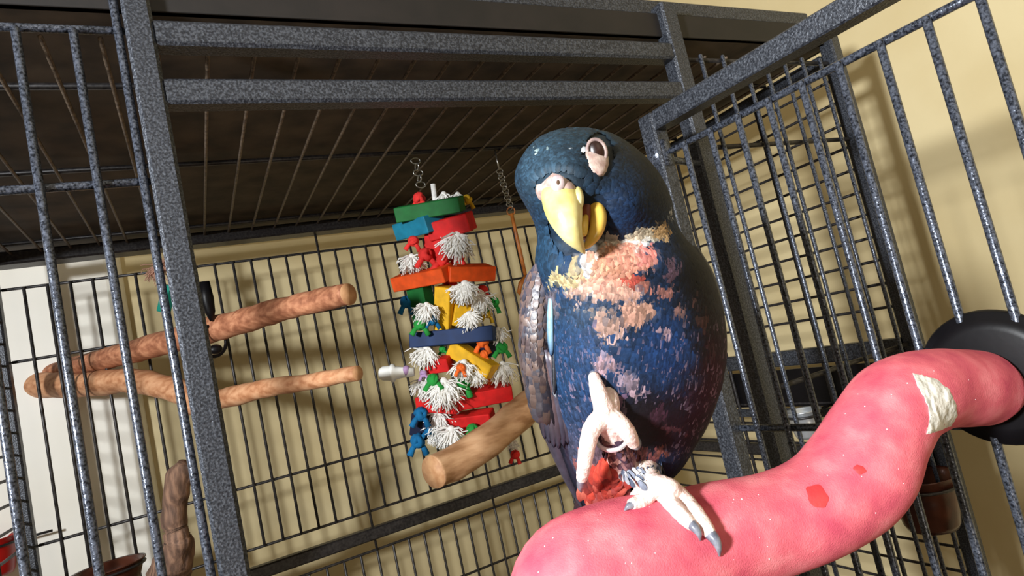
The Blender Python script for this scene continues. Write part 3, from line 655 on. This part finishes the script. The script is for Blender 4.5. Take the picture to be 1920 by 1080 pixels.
while y < 948: ys.append(y); y += 3 if y < 262 else 7
ys.append(948)
vs = []; cs = []
for y in ys:
    for k in range(SEG):
        a = 2*math.pi*k/SEG; p = body_pt(y, a); x, yy = pj(p); vs.append(p); cs.append(tuple(v*.55 for v in plum(x, yy, rnd)))
fs = [(i*SEG+k, (i+1)*SEG+k, (i+1)*SEG+(k+1) % SEG, i*SEG+(k+1) % SEG) for i in range(len(ys)-1) for k in range(SEG)]
fs += [tuple(range(SEG)), tuple((len(ys)-1)*SEG+k for k in reversed(range(SEG)))]
body.add(vs, fs, cs, 0)
# legs and feet, part of the same mesh
def toe(mbx, pts, rs, mi=1):
    q = smooth_path(list(zip(pts, rs)), 5); sweep(mbx, [a for a, _ in q], [r*(1+.045*math.sin(i*2.2)) for i, (_, r) in enumerate(q)], ref=_f, seg=12, mi=mi, roundcap=True)
footm = MB()
def PS(px, py, l): return perch_surf(px, py, l)
k_ = .285/FPX
# planted foot: shank out of the belly, two toes forward over the perch, one toe inward, hallux behind
ank = P(1226, 912, .283)
toe(footm, [P(1200, 878, .300), P(1212, 895, .292), ank], [.0095, .0072, .0056], 1)
toe(footm, [ank, PS(1240, 926, .0034), PS(1262, 948, .0030), PS(1284, 972, .0030), PS(1296, 984, .0028)], [.0054, .0044, .0037, .0033, .0027])
toe(footm, [ank, P(1250, 912, .2795), PS(1278, 932, .0034), PS(1304, 960, .0032), PS(1326, 992, .0030), PS(1332, 1002, .0028)], [.0054, .0046, .0040, .0036, .0033, .0027])
toe(footm, [P(1220, 918, .284), PS(1204, 938, .0030), PS(1186, 945, .0028)], [.0048, .0038, .0028])
toe(footm, [P(1215, 912, .288), P(1198, 928, .296), P(1182, 938, .302)], [.0050, .0036, .0028])
# raised foot
fd = front(1140, 790).copy(); dR = (fd-CAM).dot(_f)-.012
palm = P(1139, 780, dR)
toe(footm, [P(1168, 872, dR+.022), P(1156, 838, dR+.014), P(1147, 808, dR+.005), palm], [.0080, .0060, .0055, .0058])
toe(footm, [palm, P(1128, 752, dR-.002), P(1120, 728, dR-.001), P(1114, 708, dR+.002)], [.0056, .0044, .0037, .0027])
toe(footm, [P(1142, 774, dR), P(1146, 750, dR+.002), P(1141, 730, dR+.005)], [.0050, .0038, .0029])
toe(footm, [P(1134, 782, dR), P(1112, 800, dR-.003), P(1102, 832, dR-.004), P(1096, 868, dR-.002), P(1091, 896, dR+.002)], [.0052, .0043, .0038, .0034, .0027])
toe(footm, [P(1142, 782, dR), P(1162, 794, dR-.003), P(1178, 813, dR-.003), P(1187, 830, dR)], [.0052, .0043, .0038, .0029])
bm_ = bpy.data.meshes.new('tmpfoot'); bm_.from_pydata([tuple(v) for v in footm.v], [], footm.f); ob_ = bpy.data.objects.new('tmpfoot', bm_); COL.objects.link(ob_)
md = ob_.modifiers.new('r', 'REMESH'); md.mode = 'VOXEL'; md.voxel_size = .0007; md.use_smooth_shade = True
m2 = ob_.modifiers.new('s', 'SMOOTH'); m2.iterations = 4; m2.factor = .5
dg = bpy.context.evaluated_depsgraph_get(); ev = ob_.evaluated_get(dg); me_ = bpy.data.meshes.new_from_object(ev)
body.add([v.co.copy() for v in me_.vertices], [tuple(p.vertices) for p in me_.polygons], None, 1)
bpy.data.objects.remove(ob_)
body.build('body', [M_FEATHER, M_FOOT], bird, tint=True)
def claw(pts, rs, lab=None):
    mbx = MB(); q = smooth_path(list(zip(pts, rs)), 5); sweep(mbx, [a for a, _ in q], [r*.88 for _, r in q], ref=_f, seg=10, roundcap=True); mbx.build('claw', M_CLAW, bird, label=lab)
claw([PS(1331, 1000, .0030), PS(1341, 1012, .0046), PS(1347, 1026, .0038), PS(1349, 1042, .0008)], [.0031, .0026, .0017, .0005])
claw([PS(1295, 982, .0030), PS(1303, 990, .0046), PS(1310, 1000, .0040), PS(1313, 1012, .0010)], [.0028, .0023, .0016, .0005])
claw([PS(1188, 945, .0028), PS(1178, 950, .0030), PS(1172, 956, .0006)], [.0026, .0016, .0005])
claw([P(1114, 708, dR+.002), P(1112, 696, dR+.006), P(1115, 688, dR+.010)], [.0026, .0018, .0005])
claw([P(1091, 898, dR+.002), P(1088, 912, dR+.007), P(1090, 922, dR+.012)], [.0026, .0018, .0005])
claw([P(1186, 830, dR), P(1193, 836, dR+.001), P(1197, 828, dR+.004), P(1195, 818, dR+.006)], [.0028, .0022, .0015, .0005])
claw([P(1137, 731, dR+.005), P(1136, 722, dR+.009), P(1138, 716, dR+.012)], [.0026, .0018, .0005])
mb = MB(); torus(mb, P(1147, 817, dR+.006), (P(1152, 835, dR+.014)-P(1145, 805, dR+.003)).normalized(), .0072, .0011, 24, 8); mb.build('leg_band', M_BAND, bird, label='silvery ring round the raised leg')
# plumage: small separate feathers lying over the body
pl = MB()
BK = front(1058, 372)
HOLES = [(1120, 299, 30, 48), (1050, 355, 44, 30), (1075, 420, 46, 60), (1108, 415, 32, 56)]
def add_feather(mbx, p, n, t, L, W, c1, c2, curl=1.0, lift=.0006):
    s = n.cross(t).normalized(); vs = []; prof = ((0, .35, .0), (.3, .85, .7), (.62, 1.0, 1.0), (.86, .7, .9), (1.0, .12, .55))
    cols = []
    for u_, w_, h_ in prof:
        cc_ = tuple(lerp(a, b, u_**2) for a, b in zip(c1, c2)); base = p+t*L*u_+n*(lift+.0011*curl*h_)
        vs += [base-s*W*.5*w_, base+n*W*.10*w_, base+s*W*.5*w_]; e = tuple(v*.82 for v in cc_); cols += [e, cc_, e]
    fs = []
    for i in range(len(prof)-1):
        for j in (0, 1): a = i*3+j; fs.append((a, a+1, a+4, a+3))
    mbx.add(vs, fs, cols)
cnt = 0
for _ in range(34000):
    py = rnd.uniform(246, 940); xl, xr, dc, kk = interp(ROWS, py)
    if rnd.random() > (xr-xl)/360: continue
    head = py < 450
    a = rnd.uniform(-math.pi, math.pi) if rnd.random() < .35 else rnd.uniform(-math.pi*1.02, .02)
    p = body_pt(py, a); x, yy = pj(p)
    pa = body_pt(py, a+.02); pb = body_pt(min(py+3, 948), a); n = (pa-p).cross(pb-p)
    if n.length < 1e-9: continue
    n.normalize(); ctr = P((xl+xr)/2, py, dc)
    if n.dot(p-ctr) < 0: n = -n
    facing = n.dot(p-CAM) < 0
    if facing and any(((x-X)/sx)**2+((yy-Y)/sy)**2 < 1 for X, Y, sx, sy in HOLES): continue
    if head:
        t = (p-BK); t = t-n*t.dot(n); t = t.normalized() if t.length > 1e-4 else -_u
        blend = max(0, (py-400)/60); t = (t*(1-min(1, blend))+(-_u)*min(1, blend)); t = (t-n*t.dot(n)).normalized()
        L, W = (.0050, .0032) if py < 430 else (.0070, .0040)
    else:
        t = -_u+_r*.10*noise.noise(Vector((x*.02, yy*.02, 0))); t = (t-n*t.dot(n)).normalized()
        f_ = min(1, (py-450)/150); L, W = lerp(.0085, .0130, f_), lerp(.0044, .0060, f_)
        if any(((x-X)/sx)**2+((yy-Y)/sy)**2 < 1.3 for X, Y, sx, sy, _c in SPOT): L *= .8; W *= .72
    t = (t+n.cross(t)*rnd.uniform(-.22, .22)).normalized()
    q = p+t*L*.6; qx, qy = pj(q) if facing else (x, yy)
    c1 = plum(qx, qy, rnd)
    if facing and py > 560 and py < 830 and c1[2] > c1[0]*2 and rnd.random() < .10: c2 = srgb(120, 104, 122)      # pale tan fringes among the blue
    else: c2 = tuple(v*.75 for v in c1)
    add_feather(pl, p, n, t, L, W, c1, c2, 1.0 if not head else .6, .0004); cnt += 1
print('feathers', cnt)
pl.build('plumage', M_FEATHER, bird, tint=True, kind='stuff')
# wings: long overlapping flight feathers, each a piece of its own
def quill(root, name, px0, py0, px1, py1, wpx, c1, c2, dep0, dep1, bend=0, nn=None, curve=.0):
    """one long feather from base pixel to tip pixel at given depths, with a shaft ridge"""
    a, b = P(px0, py0, dep0), P(px1, py1, dep1); t = (b-a); L = t.length; t.normalize(); n = (nn or -_f); n = (n-t*n.dot(t)).normalized(); s = n.cross(t)
    mbx = MB(); W = wpx*dep0/FPX; prof = [(0, .45), (.12, .75), (.3, .95), (.55, 1), (.75, .92), (.88, .7), (.96, .4), (1, .08)]; vs = []; cols = []
    for u_, w_ in prof:
        base = a+t*L*u_+s*bend*L*math.sin(math.pi*u_)+n*curve*L*math.sin(math.pi*u_)+s*W*.12*math.sin(u_*9)*.3
        cc_ = tuple(lerp(i, j, u_**1.5) for i, j in zip(c1, c2)); e = tuple(v*.7 for v in cc_)
        vs += [base-s*W*.5*w_+n*.0006, base-s*W*.25*w_+n*.0004, base+n*.0006, base+s*W*.25*w_-n*.0001, base+s*W*.5*w_-n*.0005, base-n*.0007]; cols += [e, cc_, tuple(v*1.25 for v in cc_), cc_, e, e]
    fs = []
    for i in range(len(prof)-1):
        for j in range(6): q = i*6; fs.append((q+j, q+(j+1) % 6, q+6+(j+1) % 6, q+6+j))
    fs += [tuple(range(5, -1, -1)), tuple((len(prof)-1)*6+j for j in range(6))]
    mbx.add(vs, fs, cols); return mbx.build(name, M_WINGF, root, tint=True)
# wing pads (shoulder to tip) with the feathers as their pieces
def wing_pad(name, rows, col):
    mbx = MB(); pts = [P(x, y, d) for x, y, d, r1, r2 in rows]
    q = smooth_path([(p, r[3]*r[2]/FPX, r[4]*r[2]/FPX) for p, r in zip(pts, rows)], 6)
    sweep(mbx, [a for a, _, _ in q], [b for _, b, _ in q], [c for _, _, c in q], ref=_f, seg=20, cols=[srgb(*col)]*len(q), roundcap=True)
    return mbx.build(name, M_WINGF, bird, tint=True)
wl = wing_pad('wing', [(1020, 490, .306, 14, 18), (1010, 540, .306, 24, 26), (1006, 600, .306, 27, 30), (1007, 660, .308, 28, 32), (1016, 720, .310, 27, 30), (1030, 780, .313, 24, 26), (1048, 840, .317, 18, 22), (1069, 900, .322, 11, 14), (1089, 945, .326, 4, 8)], (58, 52, 62))
NL = (-_f*.88-_r*.45).normalized()
rw = random.Random(5)
TANW = srgb(124, 104, 104); GRW = srgb(88, 86, 104); DKW = srgb(34, 32, 44); BLK = srgb(16, 18, 32); BRN = srgb(84, 62, 60); BLW = srgb(44, 70, 96)
# primaries first (longest, lowest), then secondaries over them
for i in range(6):
    f = i/5; quill(wl, 'flight_feather', 1018+f*22, 730+f*5, 1101-f*24, 958-f*50, 24, [DKW, srgb(46, 42, 56), srgb(28, 30, 46)][i % 3], BLK, .3015-.0006*i, .3165-.0005*i, nn=NL, bend=.02, curve=.01)
for i in range(6):
    f = i/5; quill(wl, 'flight_feather', 992+f*38, 640+f*20, 1022+f*44, 838+f*10-abs(f-.5)*30, 24, [BRN, srgb(70, 64, 76), srgb(88, 72, 74)][i % 3], DKW, .2985-.0005*i, .3055-.0005*i, nn=NL, bend=.02, curve=.008)
PADT = [v.co+wl.location+bird.location for v in wl.data.vertices]; pady = [pj(p) for p in PADT]
wt = BVHTree.FromPolygons(PADT, [tuple(p.vertices) for p in wl.data.polygons])
cv = MB()
for _ in range(1500):
    px, py = rw.uniform(974, 1046), rw.uniform(486, 740)
    h = wt.ray_cast(CAM, ray(px, py).normalized())
    if h[0] is None: continue
    n = h[1] if h[1].dot(_f) < 0 else -h[1]
    t = (-_u+_r*rw.uniform(-.12, .16)); t = (t-n*t.dot(n)).normalized(); g = (py-486)/254
    c = rw.choice([(118, 98, 96), (94, 88, 98), (104, 86, 88), (76, 74, 88), (134, 108, 98)]); c = tuple(v*(1-.25*g) for v in c)
    add_feather(cv, h[0]-_f*(.0008+.0012*g), n, t, lerp(.0075, .0150, g), lerp(.0042, .0068, g), srgb(*c), srgb(*[v*.72 for v in c]), .7, .0004)
cv.build('wing_coverts', M_WINGF, wl, tint=True, kind='stuff')
quill(wl, 'covert_feather', 1032, 560, 1034, 668, 13, srgb(150, 190, 210), srgb(24, 50, 84), .2915, .294, nn=(-_f*.8-_r*.5).normalized(), curve=.02)
quill(wl, 'covert_feather', 1042, 560, 1040, 740, 12, srgb(12, 18, 30), srgb(8, 12, 24), .2925, .2955, nn=(-_f*.8-_r*.3).normalized())
wr = wing_pad('wing', [(1300, 470, .322, 10, 20), (1318, 520, .322, 18, 40), (1330, 580, .322, 22, 46), (1336, 650, .324, 22, 48), (1328, 720, .326, 20, 44), (1308, 790, .329, 16, 36), (1276, 850, .333, 12, 24), (1240, 900, .338, 6, 10)], (20, 22, 34))
NR = (-_f*.35+_r*.9).normalized()
for i in range(6):
    f = i/5; quill(wr, 'flight_feather', 1346-f*10, 600+f*24, 1322-f*42, 800+f*54, 20, BLK, srgb(10, 12, 22), .313+.004*f, .322+.004*f, nn=NR)
for i in range(5):
    f = i/4; quill(wr, 'covert_feather', 1318+f*18, 488+f*50, 1338+f*8, 580+f*58, 18, srgb(30, 36, 48), srgb(18, 24, 36), .313, .314, nn=NR)
quill(wr, 'covert_feather', 1322, 528, 1336, 590, 12, srgb(150, 150, 150), srgb(90, 84, 84), .3085, .3095, nn=(-_f*.7+_r*.7).normalized())
# tail: dark feathers dropping behind the perch
tl = MB(); q = smooth_path([(P(1150, 890, .330), .014, .008), (P(1130, 960, .338), .016, .005), (P(1125, 1060, .350), .014, .003)], 6)
sweep(tl, [a for a, _, _ in q], [b for _, b, _ in q], [c for _, _, c in q], ref=_f, seg=16, cols=[srgb(40, 24, 30)]*len(q), roundcap=True); tail = tl.build('tail', M_WINGF, bird, tint=True)
for i in range(6):
    f = i/5; quill(tail, 'tail_feather', 1105+f*70, 885, 1092+f*60, 1060+10*math.sin(f*3.1), 24, srgb(120, 34, 26) if 0 < i < 5 else BLK, srgb(30, 40, 80), .326, .340, nn=-_f)
# vent feathers, red
mb = MB()
for i in range(130):
    px, py = rnd.gauss(1138, 22), rnd.uniform(862, 942)
    if not 1092 < px < 1190: continue
    add_feather(mb, front(px, py-10, .001), -_f, (-_u+_r*rnd.uniform(-.3, .2)).normalized(), .011, .0055, (lambda c: c)(srgb(*rnd.choice([(206, 70, 50), (180, 58, 44), (150, 56, 48), (206, 108, 88), (96, 40, 38), (60, 28, 32), (150, 84, 84)]))), srgb(140, 50, 42), 1.0)
mb.build('vent_feathers', M_FEATHER, bird, tint=True, kind='stuff')
# small feathers over both shanks
mb = MB()
for (x0, y0, d0, x1, y1, d1, rr, n_, cols_) in ((1170, 876, dR+.020, 1150, 828, dR+.008, .0070, 150, [(120, 84, 92), (96, 64, 76), (150, 108, 108), (78, 58, 76)]), (1194, 862, .298, 1207, 892, .289, .0100, 170, [(120, 126, 142), (170, 172, 180), (84, 92, 112), (196, 192, 194)])):
    for _ in range(n_):
        u_ = rnd.random(); c = P(lerp(x0, x1, u_), lerp(y0, y1, u_), lerp(d0, d1, u_)); an = rnd.uniform(0, 6.28); n = (_r*math.cos(an)-_f*math.sin(an)).normalized()
        t = (P(x1, y1, d1)-P(x0, y0, d0)).normalized(); t = (t-n*t.dot(n)).normalized(); q = srgb(*rnd.choice(cols_))
        add_feather(mb, c+n*rr*lerp(1, .82, u_), n, t, .0055, .0030, q, tuple(v*.7 for v in q), .6)
mb.build('leg_feathers', M_FEATHER, bird, tint=True, kind='stuff')
# face ---------------------------------------------------------------
def patch(outline, m, name, lift=.0012, dome=.002, parent=bird, label=None):
    """fleshy pad following the head, domed in the middle"""
    n = len(outline); cx_ = sum(p[0] for p in outline)/n; cy_ = sum(p[1] for p in outline)/n; mbx = MB(); vs = [front(cx_, cy_, lift+dome)]; R = 6
    for j in range(1, R+1):
        f = j/R
        for x, y in outline: vs.append(front(lerp(cx_, x, f), lerp(cy_, y, f), (lift+dome*(1-f*f)) if j < R else -.001))
    fs = [(0, 1+(k+1) % n, 1+k) for k in range(n)]
    for j in range(R-1):
        for k in range(n): a = 1+j*n; fs.append((a+k, a+(k+1) % n, a+n+(k+1) % n, a+n+k))
    mbx.add(vs, fs); return mbx.build(name, m, parent, label=label)
def ell(cx_, cy_, a, b, ang, n=24, jag=0):
    o = []; ca, sa = math.cos(math.radians(ang)), math.sin(math.radians(ang))
    for k in range(n):
        t = 2*math.pi*k/n; q = 1+jag*noise.noise(Vector((math.cos(t)*2, math.sin(t)*2, cx_))); x, y = a*q*math.cos(t), b*q*math.sin(t); o.append((cx_+x*ca-y*sa, cy_+x*sa+y*ca))
    return o
patch([(1104, 262), (1114, 260), (1126, 267), (1136, 280), (1142, 294), (1143, 308), (1139, 322), (1132, 332), (1120, 334), (1109, 327), (1102, 314), (1098, 299), (1096, 283), (1098, 270)], M_SKIN, 'eye_ring', .0016, .0018)
ec = front(1118, 283, 0); en = (ec-P(1100, 300, .325)).normalized(); eax = axes(0, 0)
mb = MB(); nE = (-_f*.93+_r*.15+_u*.30).normalized(); s1_, s2_ = frame_of(nE, _u)
tilt = math.radians(18)
aa = (_r*math.cos(tilt)+(-_u)*math.sin(tilt)); bb = (-_u*math.cos(tilt)-_r*math.sin(tilt)); bb = (_r*math.sin(-tilt)*-1*0+bb)
ball(mb, front(1119, 284, .0022), .0039, .0055, .0026, ((_r*math.cos(tilt)+_u*math.sin(tilt)), (_u*math.cos(tilt)-_r*math.sin(tilt)), _f), 24, 14); mb.build('eye', M_EYE, bird)
mb = MB(); torus(mb, front(1119, 284, .0034), -_f, .0054, .0009, 28, 8, ref=(_u*math.cos(.3)+_r*-math.sin(.3)), ex=.74); mb.build('eyelid', M_LID, bird)
patch([(1004, 346), (1014, 344), (1024, 334), (1036, 323), (1050, 326), (1062, 334), (1074, 342), (1082, 352), (1086, 366), (1060, 374), (1036, 376), (1018, 384), (1006, 376), (1001, 360)], M_SKIN, 'cere', .0014, .0052)
patch([(996, 384), (1004, 388), (1010, 398), (1008, 404), (1000, 398), (994, 390)], M_SKIN, 'eye_ring', .001, .0012)
nc = front(1046, 344, .0062)
mb = MB(); ball(mb, nc, 13*k_, 15*k_, 6*k_, (_r, _u, _f), 20, 10); mb.build('nostril_swelling', M_CERE, bird)
mb = MB(); ball(mb, nc-_f*.0011+_u*.0002, 3.6*k_, 5*k_, 2.5*k_, (_r, _u, _f), 12, 8); mb.build('nostril', M_NOSTRIL, bird)
def beak(name, rows, m, label=None, ref=_f, seg=24, keel=0):
    q = smooth_path([(P(x, y, d), a*d/FPX, b*d/FPX) for x, y, d, a, b in rows], 6); mbx = MB(); vs = []; fs = []; n = len(q)
    for i, (p, a, b) in enumerate(q):
        t = q[min(i+1, n-1)][0]-q[max(i-1, 0)][0]; bx, ny = frame_of(t, ref)
        for k in range(seg):
            an = 2*math.pi*k/seg; c_, s_ = math.cos(an), math.sin(an); f_ = 1+keel*max(0, -(ny*s_).normalized().dot(_f))**6 if abs(s_) > 1e-6 else 1
            vs.append(p+bx*c_*a+ny*s_*b*f_)
    fs = [(i*seg+k, i*seg+(k+1) % seg, (i+1)*seg+(k+1) % seg, (i+1)*seg+k) for i in range(n-1) for k in range(seg)]+[tuple(reversed(range(seg))), tuple((n-1)*seg+k for k in range(seg))]
    mbx.add(vs, fs); return mbx.build(name, m, bird, label=label)
fb = (front(1055, 372)-CAM).dot(_f)
beak('upper_beak', [(1047, 352, fb+.004, 31, 22), (1051, 368, fb-.001, 36, 30), (1056, 390, fb-.005, 36, 33), (1062, 412, fb-.008, 31, 30), (1070, 434, fb-.009, 23, 24), (1080, 452, fb-.008, 15, 17), (1091, 468, fb-.006, 6, 8), (1096, 475, fb-.004, 2, 2)], M_BEAK, keel=.18)
beak('beak_edge', [(1082, 362, fb-.002, 10, 16), (1084, 374, fb-.006, 11, 17), (1084, 388, fb-.006, 8, 14), (1080, 398, fb-.005, 3, 8)], M_BEAK)
beak('lower_beak', [(1100, 368, fb+.008, 10, 14), (1113, 382, fb+.004, 15, 18), (1121, 402, fb+.001, 16, 19), (1120, 424, fb-.001, 15, 17), (1112, 444, fb-.001, 12, 14), (1101, 460, fb+.000, 7, 8), (1096, 466, fb+.001, 3, 3)], M_BEAK2, label='deeper yellow lower beak, slightly open')
mb = MB(); ball(mb, P(1099, 408, fb+.003), 15*k_, 42*k_, 18*k_, (_r*.97-_u*.1, _u*.99+_r*.05, _f), 16, 10); mb.build('mouth', M_MOUTH, bird)
mb = MB(); q = smooth_path([(P(1098, 408, fb-.001), .0014), (P(1094, 424, fb-.003), .0022), (P(1094, 436, fb-.004), .0018)], 5); sweep(mb, [a for a, _ in q], [b for _, b in q], ref=_f, roundcap=True); mb.build('tongue', M_BEAK2, bird)
